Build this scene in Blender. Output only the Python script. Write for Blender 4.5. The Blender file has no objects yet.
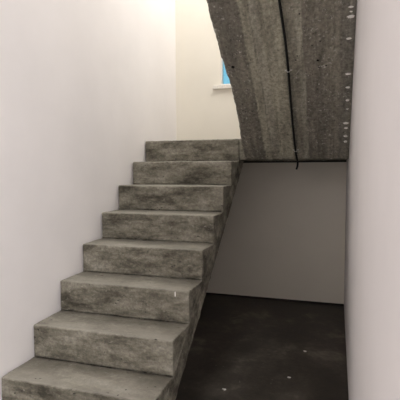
import bpy, bmesh, math, random
from mathutils import Vector, Matrix, noise

random.seed(7)
S = bpy.context.scene
COL = S.collection

# ------------------------------------------------------------------ camera
cam_d = bpy.data.cameras.new('camera')
cam_d.sensor_fit = 'HORIZONTAL'
cam_d.sensor_width = 36.0
cam_d.lens = 36.0 * 434.65 / 400.0
cam_d.clip_start = 0.02
cam = bpy.data.objects.new('camera', cam_d)
COL.objects.link(cam)
YAW, PIT, ROLL = 0.305071, -0.07239, -0.0045
c, s = math.cos(YAW), math.sin(YAW)
fw = Vector((-s * math.cos(PIT), c * math.cos(PIT), math.sin(PIT)))
rt = Vector((c, s, 0.0))
up = rt.cross(fw)
r2 = rt * math.cos(ROLL) + up * math.sin(ROLL)
u2 = -rt * math.sin(ROLL) + up * math.cos(ROLL)
m = Matrix((r2, u2, -fw)).transposed().to_4x4()
m.translation = Vector((1.5767, -1.43737, 1.38417))
cam.matrix_world = m
S.camera = cam

# ------------------------------------------------------------------ world, lights, exposure
W = bpy.data.worlds.new('sky')
S.world = W
W.use_nodes = True
bg = W.node_tree.nodes['Background']
bg.inputs['Color'].default_value = (0.22, 0.58, 0.78, 1)
bg.inputs['Strength'].default_value = 1.05


def area(name, loc, target, sx, sy, power, col, spread=180):
    d = bpy.data.lights.new(name, 'AREA')
    d.shape = 'RECTANGLE'
    d.size, d.size_y = sx, sy
    d.energy = power
    d.color = col
    d.spread = math.radians(spread)
    o = bpy.data.objects.new(name, d)
    COL.objects.link(o)
    o.location = loc
    o.rotation_euler = (Vector(target) - Vector(loc)).to_track_quat('-Z', 'Y').to_euler()
    return o


area('landing_lamp', (1.2, 2.3, 3.9), (0.2, 2.3, 2.6), 0.4, 0.4, 17, (1.0, 0.99, 0.94))
area('stairwell_lamp', (0.45, 1.3, 5.1), (0.45, 1.3, 0), 0.8, 1.2, 35, (1.0, 0.99, 0.97))
area('hall_lamp', (2.6, -2.6, 2.95), (1.8, -1.8, 0.5), 0.8, 0.8, 100, (1.0, 0.975, 0.985))
area('hall_daylight', (3.9, -2.5, 1.8), (0, -2.5, 1.8), 2.0, 1.6, 49, (1.0, 0.99, 0.985))

S.view_settings.view_transform = 'Standard'
S.view_settings.look = 'None'
S.view_settings.gamma = 1.0
S.view_settings.use_curve_mapping = False
S.view_settings.exposure = 0.0
S.cycles.max_bounces = 12
S.cycles.diffuse_bounces = 8

# ------------------------------------------------------------------ dimensions
H, R = 0.18, 0.2492          # rise, run of the lower flight
WID = 0.8231                 # its width
YB = 2.775                   # back wall
ZF = 0.091                   # floor
XR = 1.6593                  # right wall
NST = 9                      # steps, the last one is the landing edge
YL = 8 * R                   # front of the landing
ZL = 9 * H                   # top of the landing
ZS = 1.454                   # underside of the landing
SLP = 0.7724                 # slope of the upper soffit
XU = 0.892                   # free edge of the upper flight
ZTOP = 5.2


# ------------------------------------------------------------------ materials
def nmat(name):
    mt = bpy.data.materials.new(name)
    mt.use_nodes = True
    nt = mt.node_tree
    return mt, nt, nt.nodes['Principled BSDF']


def N(nt, typ, **kw):
    n = nt.nodes.new(typ)
    for k, v in kw.items():
        setattr(n, k, v)
    return n


def tex_noise(nt, vec, scale, detail=6, rough=0.6, dist=0.0):
    n = N(nt, 'ShaderNodeTexNoise')
    n.inputs['Scale'].default_value = scale
    n.inputs['Detail'].default_value = detail
    n.inputs['Roughness'].default_value = rough
    n.inputs['Distortion'].default_value = dist
    nt.links.new(vec, n.inputs['Vector'])
    return n.outputs['Fac']


def ramp(nt, fac, stops, interp='LINEAR'):
    n = N(nt, 'ShaderNodeValToRGB')
    n.color_ramp.interpolation = interp
    el = n.color_ramp.elements
    while len(el) < len(stops):
        el.new(0.5)
    for e, (p, col) in zip(el, stops):
        e.position = p
        e.color = col if len(col) == 4 else (*col, 1)
    nt.links.new(fac, n.inputs['Fac'])
    return n.outputs['Color']


def mix(nt, fac, a, b, mode='MIX'):
    n = N(nt, 'ShaderNodeMix', data_type='RGBA', blend_type=mode)
    for sock, v in ((n.inputs[0], fac), (n.inputs[6], a), (n.inputs[7], b)):
        if isinstance(v, (int, float)):
            sock.default_value = v
        elif isinstance(v, tuple):
            sock.default_value = (*v, 1) if len(v) == 3 else v
        else:
            nt.links.new(v, sock)
    return n.outputs[2]


def position(nt, scale=(1, 1, 1), rot=(0, 0, 0)):
    g = N(nt, 'ShaderNodeNewGeometry')
    mp = N(nt, 'ShaderNodeMapping')
    mp.inputs['Scale'].default_value = scale
    mp.inputs['Rotation'].default_value = rot
    nt.links.new(g.outputs['Position'], mp.inputs['Vector'])
    return mp.outputs['Vector']


def bump(nt, b, height, strength, dist):
    n = N(nt, 'ShaderNodeBump')
    n.inputs['Strength'].default_value = strength
    n.inputs['Distance'].default_value = dist
    nt.links.new(height, n.inputs['Height'])
    nt.links.new(n.outputs['Normal'], b.inputs['Normal'])


def voro(nt, vec, scale):
    n = N(nt, 'ShaderNodeTexVoronoi')
    n.inputs['Scale'].default_value = scale
    nt.links.new(vec, n.inputs['Vector'])
    return n.outputs['Distance']


def concrete_step():
    mt, nt, b = nmat('stair_concrete')
    p = position(nt)
    streak = position(nt, (0.5, 1.0, 1.35))
    a = tex_noise(nt, streak, 7.0, 10, 0.7, 0.12)
    base = ramp(nt, a, [(0.37, (0.052, 0.046, 0.033)), (0.455, (0.130, 0.119, 0.090)),
                        (0.54, (0.215, 0.200, 0.158)), (0.66, (0.32, 0.302, 0.25))])
    f = tex_noise(nt, p, 48, 6, 0.75)
    base = mix(nt, 0.8, base, ramp(nt, f, [(0.3, (0.28, 0.28, 0.28)), (0.5, (0.5, 0.5, 0.5)), (0.72, (0.78, 0.78, 0.76))]), 'OVERLAY')
    # dusty, walked-on upper faces are paler than the cast faces
    g = N(nt, 'ShaderNodeNewGeometry')
    sep = N(nt, 'ShaderNodeSeparateXYZ')
    nt.links.new(g.outputs['True Normal'], sep.inputs[0])
    upm = ramp(nt, sep.outputs['Z'], [(0.55, (0, 0, 0)), (0.95, (1, 1, 1))])
    dn = tex_noise(nt, p, 5.0, 6, 0.65, 0.4)
    dust = ramp(nt, dn, [(0.32, (0.12, 0.12, 0.12)), (0.62, (0.75, 0.75, 0.75))])
    # each tread is paler at its front, darker towards its back, broken by noise
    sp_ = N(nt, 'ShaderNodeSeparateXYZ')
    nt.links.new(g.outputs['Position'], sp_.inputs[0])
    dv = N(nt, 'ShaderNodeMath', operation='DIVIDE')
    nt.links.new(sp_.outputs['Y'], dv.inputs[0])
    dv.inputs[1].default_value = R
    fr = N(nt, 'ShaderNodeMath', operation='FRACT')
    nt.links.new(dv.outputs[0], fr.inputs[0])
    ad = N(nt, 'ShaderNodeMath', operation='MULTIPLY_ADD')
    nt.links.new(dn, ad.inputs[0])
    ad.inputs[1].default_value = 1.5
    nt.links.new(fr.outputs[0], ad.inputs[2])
    tread_tone = ramp(nt, ad.outputs[0], [(0.0, (0.340, 0.320, 0.275)), (0.55, (0.285, 0.266, 0.225)), (0.75, (0.20, 0.185, 0.152)), (1.0, (0.135, 0.123, 0.098))])
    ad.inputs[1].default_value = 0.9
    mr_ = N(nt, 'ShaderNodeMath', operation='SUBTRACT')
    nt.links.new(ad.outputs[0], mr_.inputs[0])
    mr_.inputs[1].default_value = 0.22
    nt.links.new(mr_.outputs[0], tread_tone.node.inputs['Fac'])
    dm = mix(nt, 1.0, upm, ramp(nt, dn, [(0.3, (0.35,) * 3), (0.6, (0.78,) * 3)]), 'MULTIPLY')
    base = mix(nt, dm, base, tread_tone)
    # chipped, paler arrises
    edge = ramp(nt, g.outputs['Pointiness'], [(0.53, (0, 0, 0)), (0.60, (1, 1, 1))])
    eg = ramp(nt, tex_noise(nt, p, 14, 5, 0.7), [(0.42, (0, 0, 0)), (0.56, (0.8,) * 3)])
    base = mix(nt, mix(nt, 1.0, edge, eg, 'MULTIPLY'), base, (0.40, 0.38, 0.325))
    # small blow holes
    wn = N(nt, 'ShaderNodeTexNoise')
    wn.inputs['Scale'].default_value = 30
    nt.links.new(p, wn.inputs['Vector'])
    warp = N(nt, 'ShaderNodeVectorMath', operation='MULTIPLY_ADD')
    nt.links.new(wn.outputs['Color'], warp.inputs[0])
    warp.inputs[1].default_value = (0.05, 0.03, 0.02)
    nt.links.new(position(nt, (0.7, 1, 1.3)), warp.inputs[2])
    v = voro(nt, warp.outputs[0], 30)
    gate = ramp(nt, tex_noise(nt, p, 9, 3, 0.5), [(0.54, (0, 0, 0)), (0.60, (1, 1, 1))])
    pit = ramp(nt, v, [(0.10, (1, 1, 1)), (0.19, (0, 0, 0))])
    pitm = mix(nt, 1.0, pit, gate, 'MULTIPLY')
    base = mix(nt, pitm, base, (0.05, 0.045, 0.036))
    sc = ramp(nt, tex_noise(nt, position(nt, (0.6, 1, 1.2)), 38, 5, 0.75), [(0.60, (0, 0, 0)), (0.70, (1, 1, 1))])
    base = mix(nt, mix(nt, 0.6, (0, 0, 0), sc), base, (0.40, 0.38, 0.32))
    nt.links.new(base, b.inputs['Base Color'])
    b.inputs['Roughness'].default_value = 0.82
    hgt = mix(nt, 0.5, a, f)
    hgt = mix(nt, pitm, hgt, (0, 0, 0))
    bump(nt, b, hgt, 0.7, 0.014)
    return mt


def concrete_soffit():
    mt, nt, b = nmat('board_marked_concrete')
    p = position(nt)
    g = N(nt, 'ShaderNodeNewGeometry')
    sep = N(nt, 'ShaderNodeSeparateXYZ')
    wob = N(nt, 'ShaderNodeMix', data_type='VECTOR')
    nt.links.new(g.outputs['Position'], sep.inputs[0])
    wn = tex_noise(nt, p, 6, 5, 0.6)
    mth = N(nt, 'ShaderNodeMath', operation='MULTIPLY_ADD')
    nt.links.new(wn, mth.inputs[0])
    mth.inputs[1].default_value = 0.05
    nt.links.new(sep.outputs['X'], mth.inputs[2])
    mr = N(nt, 'ShaderNodeMapRange')
    mr.inputs['From Min'].default_value = XU - 0.0025
    mr.inputs['From Max'].default_value = XR + 0.02
    nt.links.new(mth.outputs[0], mr.inputs['Value'])
    t = mr.outputs['Result']
    D, G, L = (0.178, 0.163, 0.134), (0.255, 0.240, 0.190), (0.365, 0.346, 0.268)
    stops = [(0.0, D), (0.222, D), (0.24, L), (0.29, L), (0.30, (0.34, 0.322, 0.258)), (0.36, (0.355, 0.338, 0.272)),
             (0.375, L), (0.50, L), (0.515, G), (0.60, G), (0.615, (0.33, 0.314, 0.252)), (0.645, (0.33, 0.314, 0.252)),
             (0.655, D), (0.80, (0.20, 0.184, 0.152)), (0.815, (0.26, 0.242, 0.196)), (0.90, (0.26, 0.242, 0.196)),
             (0.915, (0.21, 0.198, 0.168)), (1.0, (0.21, 0.198, 0.168))]
    base = ramp(nt, t, stops)
    # cement skin wanders across the board marks
    skin = ramp(nt, tex_noise(nt, position(nt, (1.0, 0.4, 0.4)), 5.5, 6, 0.65), [(0.42, (0, 0, 0)), (0.62, (0.55,) * 3)])
    base = mix(nt, skin, base, (0.225, 0.210, 0.165))
    grit_mask = ramp(nt, t, [(0.0, (1, 1, 1)), (0.22, (1, 1, 1)), (0.25, (0.3,) * 3), (0.50, (0.25,) * 3), (0.52, (0.7,) * 3),
                             (0.64, (0.55,) * 3), (0.66, (1, 1, 1)), (0.85, (0.9,) * 3), (1, (0.5,) * 3)])
    st = tex_noise(nt, position(nt, (1.0, 0.13, 0.13)), 20, 7, 0.62, 0.2)
    base = mix(nt, 0.75, base, ramp(nt, st, [(0.3, (0.27,) * 3), (0.5, (0.5,) * 3), (0.7, (0.72,) * 3)]), 'OVERLAY')
    f = tex_noise(nt, p, 48, 6, 0.72)
    base = mix(nt, 0.8, base, ramp(nt, f, [(0.32, (0.2,) * 3), (0.5, (0.5,) * 3), (0.7, (0.78,) * 3)]), 'OVERLAY')
    v = tex_noise(nt, position(nt, (1, 0.8, 0.8)), 62, 5, 0.65)
    sp = ramp(nt, v, [(0.545, (0, 0, 0)), (0.64, (1, 1, 1))])
    gate = ramp(nt, tex_noise(nt, p, 13, 6, 0.7), [(0.47, (0, 0, 0)), (0.60, (1, 1, 1))])
    spm = mix(nt, 1.0, mix(nt, 1.0, sp, gate, 'MULTIPLY'), grit_mask, 'MULTIPLY')
    base = mix(nt, spm, base, (0.62, 0.59, 0.53))
    v2 = voro(nt, position(nt, (1.0, 0.8, 0.8)), 26)
    pk = ramp(nt, v2, [(0.09, (1, 1, 1)), (0.16, (0, 0, 0))])
    base = mix(nt, mix(nt, 1.0, pk, ramp(nt, tex_noise(nt, p, 8, 3), [(0.5, (0, 0, 0)), (0.56, (1, 1, 1))]), 'MULTIPLY'), base, (0.05, 0.045, 0.038))
    nt.links.new(base, b.inputs['Base Color'])
    b.inputs['Roughness'].default_value = 0.85
    hgt = mix(nt, 0.5, st, f)
    hgt = mix(nt, mix(nt, 0.6, (0, 0, 0), spm), hgt, (1, 1, 1))
    bump(nt, b, hgt, 0.8, 0.018)
    return mt


def plaster(name, col, var=0.03):
    mt, nt, b = nmat(name)
    p = position(nt)
    n = tex_noise(nt, p, 2.2, 5, 0.55)
    lo = tuple(x * (1 - var) for x in col)
    hi = tuple(min(1, x * (1 + var)) for x in col)
    nt.links.new(ramp(nt, n, [(0.3, lo), (0.7, hi)]), b.inputs['Base Color'])
    b.inputs['Roughness'].default_value = 0.7
    f = tex_noise(nt, p, 40, 4, 0.6)
    bump(nt, b, f, 0.08, 0.004)
    return mt


def floor_mat():
    mt, nt, b = nmat('dark_stained_floor')
    p = position(nt)
    a = tex_noise(nt, p, 3.4, 9, 0.68, 0.15)
    base = ramp(nt, a, [(0.34, (0.022, 0.018, 0.014)), (0.46, (0.046, 0.039, 0.031)), (0.56, (0.078, 0.066, 0.054)),
                        (0.68, (0.175, 0.15, 0.125))])
    f = tex_noise(nt, p, 40, 6, 0.7)
    base = mix(nt, 0.5, base, ramp(nt, f, [(0.3, (0.3,) * 3), (0.7, (0.7,) * 3)]), 'OVERLAY')
    v = voro(nt, p, 22)
    sp = ramp(nt, v, [(0.06, (1, 1, 1)), (0.12, (0, 0, 0))])
    gate = ramp(nt, tex_noise(nt, p, 6, 3), [(0.55, (0, 0, 0)), (0.62, (1, 1, 1))])
    base = mix(nt, mix(nt, 1.0, sp, gate, 'MULTIPLY'), base, (0.22, 0.20, 0.17))
    nt.links.new(base, b.inputs['Base Color'])
    nt.links.new(ramp(nt, a, [(0.3, (0.45,) * 3), (0.7, (0.7,) * 3)]), b.inputs['Roughness'])
    bump(nt, b, f, 0.25, 0.006)
    return mt


def plain(name, col, rough=0.6, metal=0.0):
    mt, nt, b = nmat(name)
    p = position(nt)
    n = tex_noise(nt, p, 60, 3, 0.5)
    nt.links.new(ramp(nt, n, [(0.3, tuple(x * 0.9 for x in col)), (0.7, tuple(min(1, x * 1.08) for x in col))]), b.inputs['Base Color'])
    b.inputs['Roughness'].default_value = rough
    b.inputs['Metallic'].default_value = metal
    return mt


M_STEP = concrete_step()
M_SOF = concrete_soffit()
M_WALL = plaster('white_wall_paint', (0.82, 0.792, 0.785))
M_BACK = plaster('cream_wall_paint', (0.815, 0.775, 0.685))
M_CEIL = plaster('ceiling_paint', (0.80, 0.79, 0.77))
M_FLOOR = floor_mat()
M_GAP_SHADE = plain('dark_joint_and_shade', (0.03, 0.027, 0.024), 0.9)
M_BLACK = plain('black_plastic', (0.004, 0.004, 0.004), 0.8)
M_CLIP = plain('grey_clip', (0.68, 0.66, 0.62), 0.5)
M_WHITE = plain('white_plaster', (0.88, 0.86, 0.82), 0.8)
M_SILL = plain('sill_paint', (0.78, 0.745, 0.68), 0.6)
M_FRAME = plain('window_frame_paint', (0.80, 0.79, 0.76), 0.4)


def glass():
    mt = bpy.data.materials.new('window_glass')
    mt.use_nodes = True
    nt = mt.node_tree
    nt.nodes.clear()
    out = N(nt, 'ShaderNodeOutputMaterial')
    tr = N(nt, 'ShaderNodeBsdfTransparent')
    tr.inputs['Color'].default_value = (0.93, 0.97, 0.97, 1)
    gl = N(nt, 'ShaderNodeBsdfGlossy')
    gl.inputs['Roughness'].default_value = 0.02
    fr = N(nt, 'ShaderNodeFresnel')
    fr.inputs['IOR'].default_value = 1.45
    mx = N(nt, 'ShaderNodeMixShader')
    nt.links.new(fr.outputs[0], mx.inputs[0])
    nt.links.new(tr.outputs[0], mx.inputs[1])
    nt.links.new(gl.outputs[0], mx.inputs[2])
    nt.links.new(mx.outputs[0], out.inputs['Surface'])
    return mt


M_GLASS = glass()


# ------------------------------------------------------------------ helpers
def box(bm, x0, x1, y0, y1, z0, z1):
    v = [bm.verts.new((x, y, z)) for z in (z0, z1) for y in (y0, y1) for x in (x0, x1)]
    for f in ((0, 2, 3, 1), (4, 5, 7, 6), (0, 1, 5, 4), (2, 6, 7, 3), (0, 4, 6, 2), (1, 3, 7, 5)):
        bm.faces.new([v[i] for i in f])


def obj(name, bm, mat, parent=None, smooth=False, bevel=0.0):
    """one mesh object; parented parts keep the world placement they were modelled in"""
    if bevel:
        bmesh.ops.bevel(bm, geom=list(bm.edges), offset=bevel, segments=2, affect='EDGES', profile=0.5)
    bmesh.ops.recalc_face_normals(bm, faces=bm.faces)
    me = bpy.data.meshes.new(name)
    bm.to_mesh(me)
    bm.free()
    me.materials.append(mat)
    if smooth:
        for p in me.polygons:
            p.use_smooth = True
    o = bpy.data.objects.new(name, me)
    COL.objects.link(o)
    if parent is not None:
        o.parent = parent
        w = Vector(parent.location)
        q = parent.parent
        while q is not None:
            w += q.location
            q = q.parent
        me.transform(Matrix.Translation(-w))
    return o


def struct(name, bm, mat, bevel=0.0):
    o = obj(name, bm, mat, None, bevel=bevel)
    o['kind'] = 'structure'
    return o


def thing(name, loc, label, cat, group=None):
    o = bpy.data.objects.new(name, None)
    o.empty_display_size = 0.1
    COL.objects.link(o)
    o.location = loc
    o['label'] = label
    o['category'] = cat
    if group:
        o['group'] = group
    return o


def rough(p, amp=0.003, fine=0.0012):
    """world-space unevenness so that neighbouring pieces stay flush"""
    a = Vector(noise.noise_vector(p * 9.0)) * amp + Vector(noise.noise_vector(p * 55.0)) * fine
    return p + a


def round_poly(pts, rad, seg=3):
    """round the corners of a closed 2D polygon; rad is a list of radii"""
    out = []
    n = len(pts)
    for i in range(n):
        p, a, b_ = Vector(pts[i]), Vector(pts[i - 1]), Vector(pts[(i + 1) % n])
        r = rad[i]
        if r <= 0:
            out.append(p)
            continue
        da, db = (a - p).normalized(), (b_ - p).normalized()
        s0, s1 = p + da * r, p + db * r
        for k in range(seg + 1):
            t = k / seg
            out.append(s0 * (1 - t) ** 2 + p * 2 * t * (1 - t) + s1 * t ** 2)
    return out


def resample(pts, step):
    out = []
    n = len(pts)
    for i in range(n):
        a, b_ = pts[i], pts[(i + 1) % n]
        k = max(1, int((b_ - a).length / step))
        for j in range(k):
            out.append(a.lerp(b_, j / k))
    return out


def extrude_profile(pts, x0, x1, step, edge=0.005, amp=0.003, fine=0.0012, chip=0.0):
    """pts: closed profile in (y, z); swept along x with softened, slightly chipped ends"""
    bm = bmesh.new()
    nx = max(2, int((x1 - x0) / step))
    xs = [x0, x0 + edge * 0.3, x0 + edge] + [x0 + edge + (x1 - x0 - 2 * edge) * k / nx for k in range(1, nx)] + [x1 - edge, x1 - edge * 0.3, x1]
    n = len(pts)
    cy = sum(p[0] for p in pts) / n
    cz = sum(p[1] for p in pts) / n
    rings = []
    for i, x in enumerate(xs):
        ins = {0: edge, 1: edge * 0.3, len(xs) - 1: edge, len(xs) - 2: edge * 0.3}.get(i, 0.0)
        ring = []
        for j, p in enumerate(pts):
            q = Vector((x, p[0], p[1]))
            if ins:
                t = (pts[(j + 1) % n] - pts[j - 1]).normalized()
                q += Vector((0, t[1], -t[0])) * ins * SIGN[0]
            ring.append(bm.verts.new(rough(q, amp, fine)))
        rings.append(ring)
    for a, b_ in zip(rings, rings[1:]):
        for j in range(n):
            k = (j + 1) % n
            bm.faces.new((a[j], a[k], b_[k], b_[j]))
    bm.faces.new(rings[0])
    bm.faces.new(rings[-1])
    return bm


SIGN = [1.0]


def inward(pts):
    ar = sum(pts[i - 1][0] * pts[i][1] - pts[i][0] * pts[i - 1][1] for i in range(len(pts)))
    SIGN[0] = -1.0 if ar > 0 else 1.0


def flat_caps(o):
    for p in o.data.polygons:
        p.use_smooth = len(p.vertices) <= 4


# ------------------------------------------------------------------ setting
# floor
bm = bmesh.new()
box(bm, -0.15, 4.15, -4.65, YB + 0.2, ZF - 0.12, ZF)
struct('floor', bm, M_FLOOR)

GAP = 0.02
# left wall
bm = bmesh.new()
box(bm, -0.15, 0.0, -4.65, YB, ZF, ZTOP)
struct('wall_left', bm, M_WALL)

# back wall with the window opening
WX0, WX1, WZ0, WZ1 = 0.470, 0.98, 2.20, 2.50
bm = bmesh.new()
z0 = ZF + GAP
box(bm, -0.15, WX0, YB, YB + 0.07, z0, ZTOP)
box(bm, WX1, XR + 0.15, YB, YB + 0.07, z0, ZTOP)
box(bm, WX0, WX1, YB, YB + 0.07, z0, WZ0)
box(bm, WX0, WX1, YB, YB + 0.07, WZ1, ZTOP)
struct('wall_back', bm, M_BACK)
bm = bmesh.new()
box(bm, -0.15, XR + 0.15, YB + 0.012, YB + 0.2, ZF, ZF + GAP)
struct('trim_1', bm, M_GAP_SHADE)          # dark joint under the back wall

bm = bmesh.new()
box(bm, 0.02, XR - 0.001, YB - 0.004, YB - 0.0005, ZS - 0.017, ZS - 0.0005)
struct('shade_strip', bm, M_GAP_SHADE)          # added dark strip: shade line under the landing slab put in as colour

# right wall; its near end turns the corner into the hall
bm = bmesh.new()
box(bm, XR, XR + 0.15, -1.0, YB, ZF + GAP, ZTOP)
struct('wall_right', bm, M_WALL, bevel=0.004)
bm = bmesh.new()
box(bm, XR + 0.01, XR + 0.14, -0.99, YB, ZF, ZF + GAP)
struct('trim_2', bm, M_GAP_SHADE)
bm = bmesh.new()
box(bm, XR + 0.15, 4.0, -1.0, -0.85, ZF, ZTOP)
struct('wall_hall', bm, M_WALL)
bm = bmesh.new()
box(bm, 4.0, 4.15, -4.5, -0.85, ZF, ZTOP)
struct('wall_far_right', bm, M_WALL)
bm = bmesh.new()
box(bm, 0.0, 4.15, -4.65, -4.5, ZF, ZTOP)
struct('wall_front', bm, M_WALL)
# upper storey slab over the hall, roof slab over everything
bm = bmesh.new()
box(bm, 0.0, XR, -1.0, -0.30, 3.14, 3.35)
box(bm, 0.0, 4.0, -4.5, -1.0, 3.14, 3.35)
struct('ceiling_hall', bm, M_CEIL)
bm = bmesh.new()
box(bm, -0.15, 4.15, -4.65, YB + 0.2, ZTOP, ZTOP + 0.15)
struct('ceiling', bm, M_CEIL)

# window in the back wall
bm = bmesh.new()
fy0, fy1, fw_ = YB + 0.012, YB + 0.06, 0.013
box(bm, WX0, WX0 + fw_, fy0, fy1, WZ0, WZ1)
box(bm, WX1 - fw_, WX1, fy0, fy1, WZ0, WZ1)
box(bm, WX0 + fw_, WX1 - fw_, fy0, fy1, WZ0, WZ0 + fw_)
box(bm, WX0 + fw_, WX1 - fw_, fy0, fy1, WZ1 - fw_, WZ1)
win = struct('window_1', bm, M_FRAME)
bm = bmesh.new()
box(bm, WX0 + fw_, WX1 - fw_, YB + 0.022, YB + 0.028, WZ0 + fw_, WZ1 - fw_)
obj('pane', bm, M_GLASS, win)
bm = bmesh.new()
box(bm, WX0 - 0.075, WX1 + 0.075, YB - 0.025, YB, WZ0 - 0.038, WZ0 - 0.002)
obj('window_sill', bm, M_SILL, win, bevel=0.004)

# landing
XL0 = 0.009
pts = [(YL, ZS), (YL, ZL), (YB - 0.002, ZL), (YB - 0.002, ZS)]
pts = [Vector(p) for p in pts]
inward(pts)
pr = resample(round_poly(pts, [0.006, 0.008, 0, 0]), 0.02)
bm = extrude_profile(pr, WID + 0.004, XR - 0.002, 0.02, edge=0.004)
# the strip behind the top step
pts2 = [Vector(p) for p in [(YL + 0.25, ZS), (YL + 0.25, ZL), (YB - 0.002, ZL), (YB - 0.002, ZS)]]
pr2 = resample(pts2, 0.03)
bm2 = extrude_profile(pr2, XL0, WID + 0.004, 0.03, edge=0.002)
me_t = bpy.data.meshes.new('t')
bm2.to_mesh(me_t)
bm2.free()
bm.from_mesh(me_t)
bpy.data.meshes.remove(me_t)
land = struct('floor_landing', bm, M_STEP)
flat_caps(land)

# ------------------------------------------------------------------ lower flight
stair = thing('staircase', (WID / 2, 0, ZF), 'bare grey concrete stair flight climbing along the white wall to the landing', 'staircase')
for k in range(1, NST + 1):
    y0, z1 = (k - 1) * R, k * H
    zb = max(z1 - H, ZF)
    if k == 1:
        pts = [(y0, zb), (y0, z1), (y0 + R, z1), (y0 + R, zb)]
        rad = [0, 0.011, 0, 0]
    elif k == NST:
        pts = [(y0, z1 - H), (y0, z1), (y0 + 0.25, z1), (y0 + 0.25, z1 - H + 0.02)]
        rad = [0, 0.011, 0, 0]
    else:
        pts = [(y0, z1 - H), (y0, z1), (y0 + R, z1)]
        rad = [0, 0.011, 0]
    pts = [Vector(p) for p in pts]
    inward(pts)
    pr = resample(round_poly(pts, rad), 0.012)
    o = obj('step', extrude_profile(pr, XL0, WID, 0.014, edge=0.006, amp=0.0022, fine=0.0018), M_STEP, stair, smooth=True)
    flat_caps(o)
WST = 0.156
pts = [Vector(p) for p in [(R, H), (YL, YL * H / R), (YL + 0.23, ZS), (YL + 0.22, ZS - 0.003), ((ZF + WST) * R / H, ZF), (R, ZF)]]
inward(pts)
pr = resample(pts, 0.016)
o = obj('waist_slab', extrude_profile(pr, XL0, WID, 0.03, edge=0.004, amp=0.0022, fine=0.005), M_STEP, stair, smooth=True)
flat_caps(o)
# a short white drip of paint on the nosing of one riser
bm = bmesh.new()
bmesh.ops.create_icosphere(bm, subdivisions=3, radius=1)
for v in bm.verts:
    v.co = Vector((v.co.x * 0.0035, v.co.y * 0.002, v.co.z * 0.013 - (0.004 if v.co.z < 0 else 0)))
bmesh.ops.translate(bm, verts=bm.verts, vec=(0.745, 3 * R - 0.0035, 4 * H - 0.018))
d = obj('paint_drip', bm, M_WHITE, stair, smooth=True)
d['label'] = 'short white paint drip on a riser'

# ------------------------------------------------------------------ upper flight
uf = thing('staircase', (1.275, YL, ZL), 'upper concrete stair flight overhead, seen from its rough board-marked underside', 'staircase')
BOARDS = [0, 0.158, 0.215, 0.285, 0.385, 0.48, 0.565, 0.66, 0.735, 0.80]
BDEP = [random.uniform(-0.003, 0.003) for _ in BOARDS]


def edge_x(t):
    """free edge of the underside, t = run from the landing"""
    tb = [(0.0, 0.880), (0.2, 0.892), (0.36, 0.906), (0.52, 0.911), (0.74, 0.900), (0.88, 0.891), (1.06, 0.887), (2.3, 0.885)]
    for (a, xa), (b_, xb) in zip(tb, tb[1:]):
        if t <= b_:
            x = xa + (xb - xa) * (t - a) / (b_ - a)
            break
    else:
        x = tb[-1][1]
    return x - 0.009 + 0.006 * noise.noise(Vector((t * 14, 1.3, 0))) + 0.006 * noise.noise(Vector((t * 48, 7.7, 0)))


RUN = 2.25
H2 = 0.192
bm = bmesh.new()
nu, nv = 150, 76
HOLES = [(0.9445, 1.268, 0.0115), (1.4579, 1.268, 0.008), (1.437, 1.12, 0.004), (1.02, 1.60, 0.004)]
low, top = [], []
for i in range(nu + 1):
    t = RUN * i / nu
    xe = edge_x(t)
    ra, rb = [], []
    for j in range(nv + 1):
        u = j / nv
        x = xe + (XR - 0.002 - xe) * u
        xr_ = x - XU
        kk = sum(1 for bnd in BOARDS if xr_ >= bnd) - 1
        dz = BDEP[max(kk, 0)]
        near = min(abs(xr_ - bnd) for bnd in BOARDS)
        if near < 0.006:
            dz += 0.003
        if abs(t - 0.245 - 0.01 * math.sin(x * 9)) < 0.008:
            dz -= 0.004
        if j == 0:
            dz += 0.012
        p = Vector((x, YL - t, ZS + SLP * t + dz))
        n_ = 0.004 * noise.noise(p * 12) + 0.003 * noise.noise(p * 45)
        p.z += n_
        ra.append(bm.verts.new(p))
        zt = ZL + (H2 / R) * t - 0.004
        rb.append(bm.verts.new((x + (0.004 if j == 0 else 0), YL - t, zt)))
    low.append(ra)
    top.append(rb)
for i in range(nu):
    for j in range(nv):
        bm.faces.new((low[i][j], low[i][j + 1], low[i + 1][j + 1], low[i + 1][j]))
        bm.faces.new((top[i][j], top[i + 1][j], top[i + 1][j + 1], top[i][j + 1]))
    bm.faces.new((low[i][0], low[i + 1][0], top[i + 1][0], top[i][0]))
    bm.faces.new((low[i][nv], top[i][nv], top[i + 1][nv], low[i + 1][nv]))
for i in (0, nu):
    for j in range(nv):
        bm.faces.new((low[i][j], top[i][j], top[i][j + 1], low[i][j + 1]))
waist = obj('waist_slab', bm, M_SOF, uf, smooth=False)
for k in range(1, 10):
    y1, za = YL - (k - 1) * R, ZL + (k - 1) * H2
    pts = [Vector(p) for p in [(y1, za), (y1, za + H2), (y1 - R, za + H2)]]
    inward(pts)
    o = obj('step', extrude_profile(resample(round_poly(pts, [0, 0.01, 0]), 0.03), 0.90, XR - 0.01, 0.04, edge=0.005), M_STEP, uf, smooth=True)
    flat_caps(o)

SN = Vector((0, -SLP, -1)).normalized()       # outward normal of the underside
SD = Vector((0, -1, SLP)).normalized()        # up the slope


def on_soffit(x, y, off=0.0):
    return Vector((x, y, ZS + SLP * (YL - y))) + SN * off


# tie holes: real sockets bored into the underside, each with a black lining
def ragged(hx, q, rr):
    a = 2 * math.pi * q / 14
    return 1 + 0.25 * noise.noise(Vector((math.cos(a) * 2 + hx * 50, math.sin(a) * 2, rr)))


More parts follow.
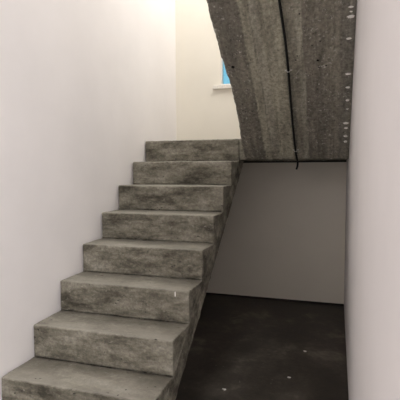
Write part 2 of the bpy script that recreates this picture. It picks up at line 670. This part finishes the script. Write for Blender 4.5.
def socket(bm, hx, hy, hr, o0, o1, capped):
    cpt = on_soffit(hx, hy)
    side = Vector((1, 0, 0))
    rings = []
    for of in (o0, o1):
        rings.append([bm.verts.new(cpt + (side * math.cos(2 * math.pi * q / 14) + SD * math.sin(2 * math.pi * q / 14)) * hr * ragged(hx, q, 1.0) + SN * of)
                      for q in range(14)])
    for q in range(14):
        bm.faces.new((rings[0][q], rings[0][(q + 1) % 14], rings[1][(q + 1) % 14], rings[1][q]))
    bm.faces.new(rings[1])
    if capped:
        bm.faces.new(rings[0][::-1])


for hx, hy, hr in HOLES:
    bm = bmesh.new()
    socket(bm, hx, hy, hr, 0.05, -0.045, True)
    cut = obj('cutter', bm, M_GAP_SHADE)
    md = waist.modifiers.new('bore', 'BOOLEAN')
    md.operation = 'DIFFERENCE'
    md.solver = 'EXACT'
    md.object = cut
    new = bpy.data.meshes.new_from_object(waist.evaluated_get(bpy.context.evaluated_depsgraph_get()))
    waist.modifiers.clear()
    waist.data = new
    bpy.data.objects.remove(cut)
    bm = bmesh.new()
    socket(bm, hx, hy, hr * 0.96, -0.006, -0.042, False)
    o = obj('tie_hole', bm, M_BLACK, uf)
    o['label'] = 'small black tie hole'

# white plaster left along the wall edge
for px, py, sx, sy in ((1.6308, 1.006, 0.013, 0.006), (1.633, 1.027, 0.008, 0.004), (1.6324, 1.051, 0.017, 0.012), (1.6263, 1.158, 0.013, 0.009),
                       (1.6289, 1.355, 0.015, 0.010), (1.632, 1.439, 0.012, 0.010), (1.6328, 1.524, 0.012, 0.011), (1.634, 1.585, 0.007, 0.006),
                       (1.6286, 1.690, 0.018, 0.013), (1.6297, 1.728, 0.012, 0.011), (1.6287, 1.793, 0.013, 0.014), (1.6302, 1.839, 0.012, 0.014)):
    bm = bmesh.new()
    bmesh.ops.create_icosphere(bm, subdivisions=3, radius=1)
    ph = px * 91 + py * 37
    for v in bm.verts:
        d0 = v.co.copy()
        k = 1 + 0.45 * noise.noise(d0 * 1.6 + Vector((ph, 0, 0)))
        v.co = on_soffit(px, py, 0.004) + Vector((1, 0, 0)) * d0.x * sx * 1.0 * k + SD * d0.y * sy * 0.72 * k + SN * (d0.z * 0.006)
    o = obj('plaster_splash', bm, M_WHITE, uf, smooth=True)
    o['label'] = 'white plaster splash near the wall'

# ------------------------------------------------------------------ black cable under the upper flight
cab_pts = [(1.262, 0.60), (1.269, 0.80), (1.2732, 0.95), (1.2774, 1.031), (1.2818, 1.117), (1.2832, 1.21), (1.2828, 1.309), (1.2805, 1.43),
           (1.2781, 1.562), (1.2765, 1.74), (1.2775, 1.914), (1.281, 1.965)]
P = [on_soffit(x, y, 0.0125) for x, y in cab_pts]
end = on_soffit(1.2835, YL, 0.016)
P += [end, end + Vector((0.003, 0.004, -0.022)), end + Vector((0.001, 0.003, -0.045)), end + Vector((-0.006, 0.001, -0.068))]
P = [on_soffit(1.25, 0.2, 0.0125), on_soffit(1.255, 0.4, 0.0125)] + P
fine = []
for i in range(len(P) - 1):
    a, b_, cc, dd = P[max(i - 1, 0)], P[i], P[i + 1], P[min(i + 2, len(P) - 1)]
    for k in range(6):
        t = k / 6
        fine.append(0.5 * ((2 * b_) + (cc - a) * t + (2 * a - 5 * b_ + 4 * cc - dd) * t * t + (3 * b_ - a - 3 * cc + dd) * t ** 3))
fine.append(P[-1])


def tube(bm, path, rad, seg=12):
    rings = []
    for i, p in enumerate(path):
        t = (path[min(i + 1, len(path) - 1)] - path[max(i - 1, 0)]).normalized()
        a = t.cross(Vector((1, 0, 0))).normalized()
        b_ = t.cross(a)
        rings.append([bm.verts.new(p + (a * math.cos(2 * math.pi * q / seg) + b_ * math.sin(2 * math.pi * q / seg)) * rad) for q in range(seg)])
    for a, b_ in zip(rings, rings[1:]):
        for q in range(seg):
            bm.faces.new((a[q], a[(q + 1) % seg], b_[(q + 1) % seg], b_[q]))
    bm.faces.new(rings[0])
    bm.faces.new(rings[-1])


cable = thing('cable', on_soffit(1.2828, 1.309), 'thin black cable running up the underside of the upper flight, end hanging loose', 'cable')
bm = bmesh.new()
tube(bm, fine, 0.0074)
obj('sheath', bm, M_BLACK, cable, smooth=True)
for x, y in ((1.2828, 1.309), (1.2777, 1.905)):
    bm = bmesh.new()
    cc = on_soffit(x, y, 0.0)
    prof = [(-0.022, 0.0), (-0.022, 0.004), (-0.0105, 0.005), (-0.0105, 0.014), (-0.006, 0.0195), (0.006, 0.0195), (0.0105, 0.014), (0.0105, 0.005),
            (0.022, 0.004), (0.022, 0.0)]
    inner = [(0.0085, 0.0), (0.0085, 0.013), (0.005, 0.0182), (-0.005, 0.0182), (-0.0085, 0.013), (-0.0085, 0.0)]
    ring = prof + inner
    A = [bm.verts.new(cc + Vector((1, 0, 0)) * a + SN * b_ - SD * 0.004) for a, b_ in ring]
    B = [bm.verts.new(cc + Vector((1, 0, 0)) * a + SN * b_ + SD * 0.004) for a, b_ in ring]
    for q in range(len(ring)):
        k = (q + 1) % len(ring)
        bm.faces.new((A[q], A[k], B[k], B[q]))
    bm.faces.new(A)
    bm.faces.new(B)
    o = obj('cable_clip', bm, M_CLIP, cable)
    o['label'] = 'small grey clip'

# ------------------------------------------------------------------ crumbs of plaster on the floor
for x, y, r_, lab in ((1.3836, 1.6233, 0.009, 'white plaster crumb on the dark floor under the stair, nearest the back wall'),
                      (1.3160, 1.2043, 0.008, 'pale plaster crumb on the dark floor, midway between the other two'),
                      (0.9682, 0.9457, 0.009, 'pale plaster crumb on the dark floor, closest to the lower stair flight')):
    bm = bmesh.new()
    bmesh.ops.create_icosphere(bm, subdivisions=2, radius=r_)
    zmin = 9
    for v in bm.verts:
        v.co *= 1 + 0.4 * noise.noise(v.co * 120 + Vector((x * 30, y * 10, 0)))
        v.co.z *= 0.45
        v.co.x *= 1.3
        zmin = min(zmin, v.co.z)
    for v in bm.verts:
        v.co.z -= zmin + 0.0005
    o = obj('plaster_crumb', bm, M_WHITE)
    o.location = (x, y, ZF)
    o['label'] = lab
    o['category'] = 'crumb'
    o['group'] = 'plaster crumbs on the floor'
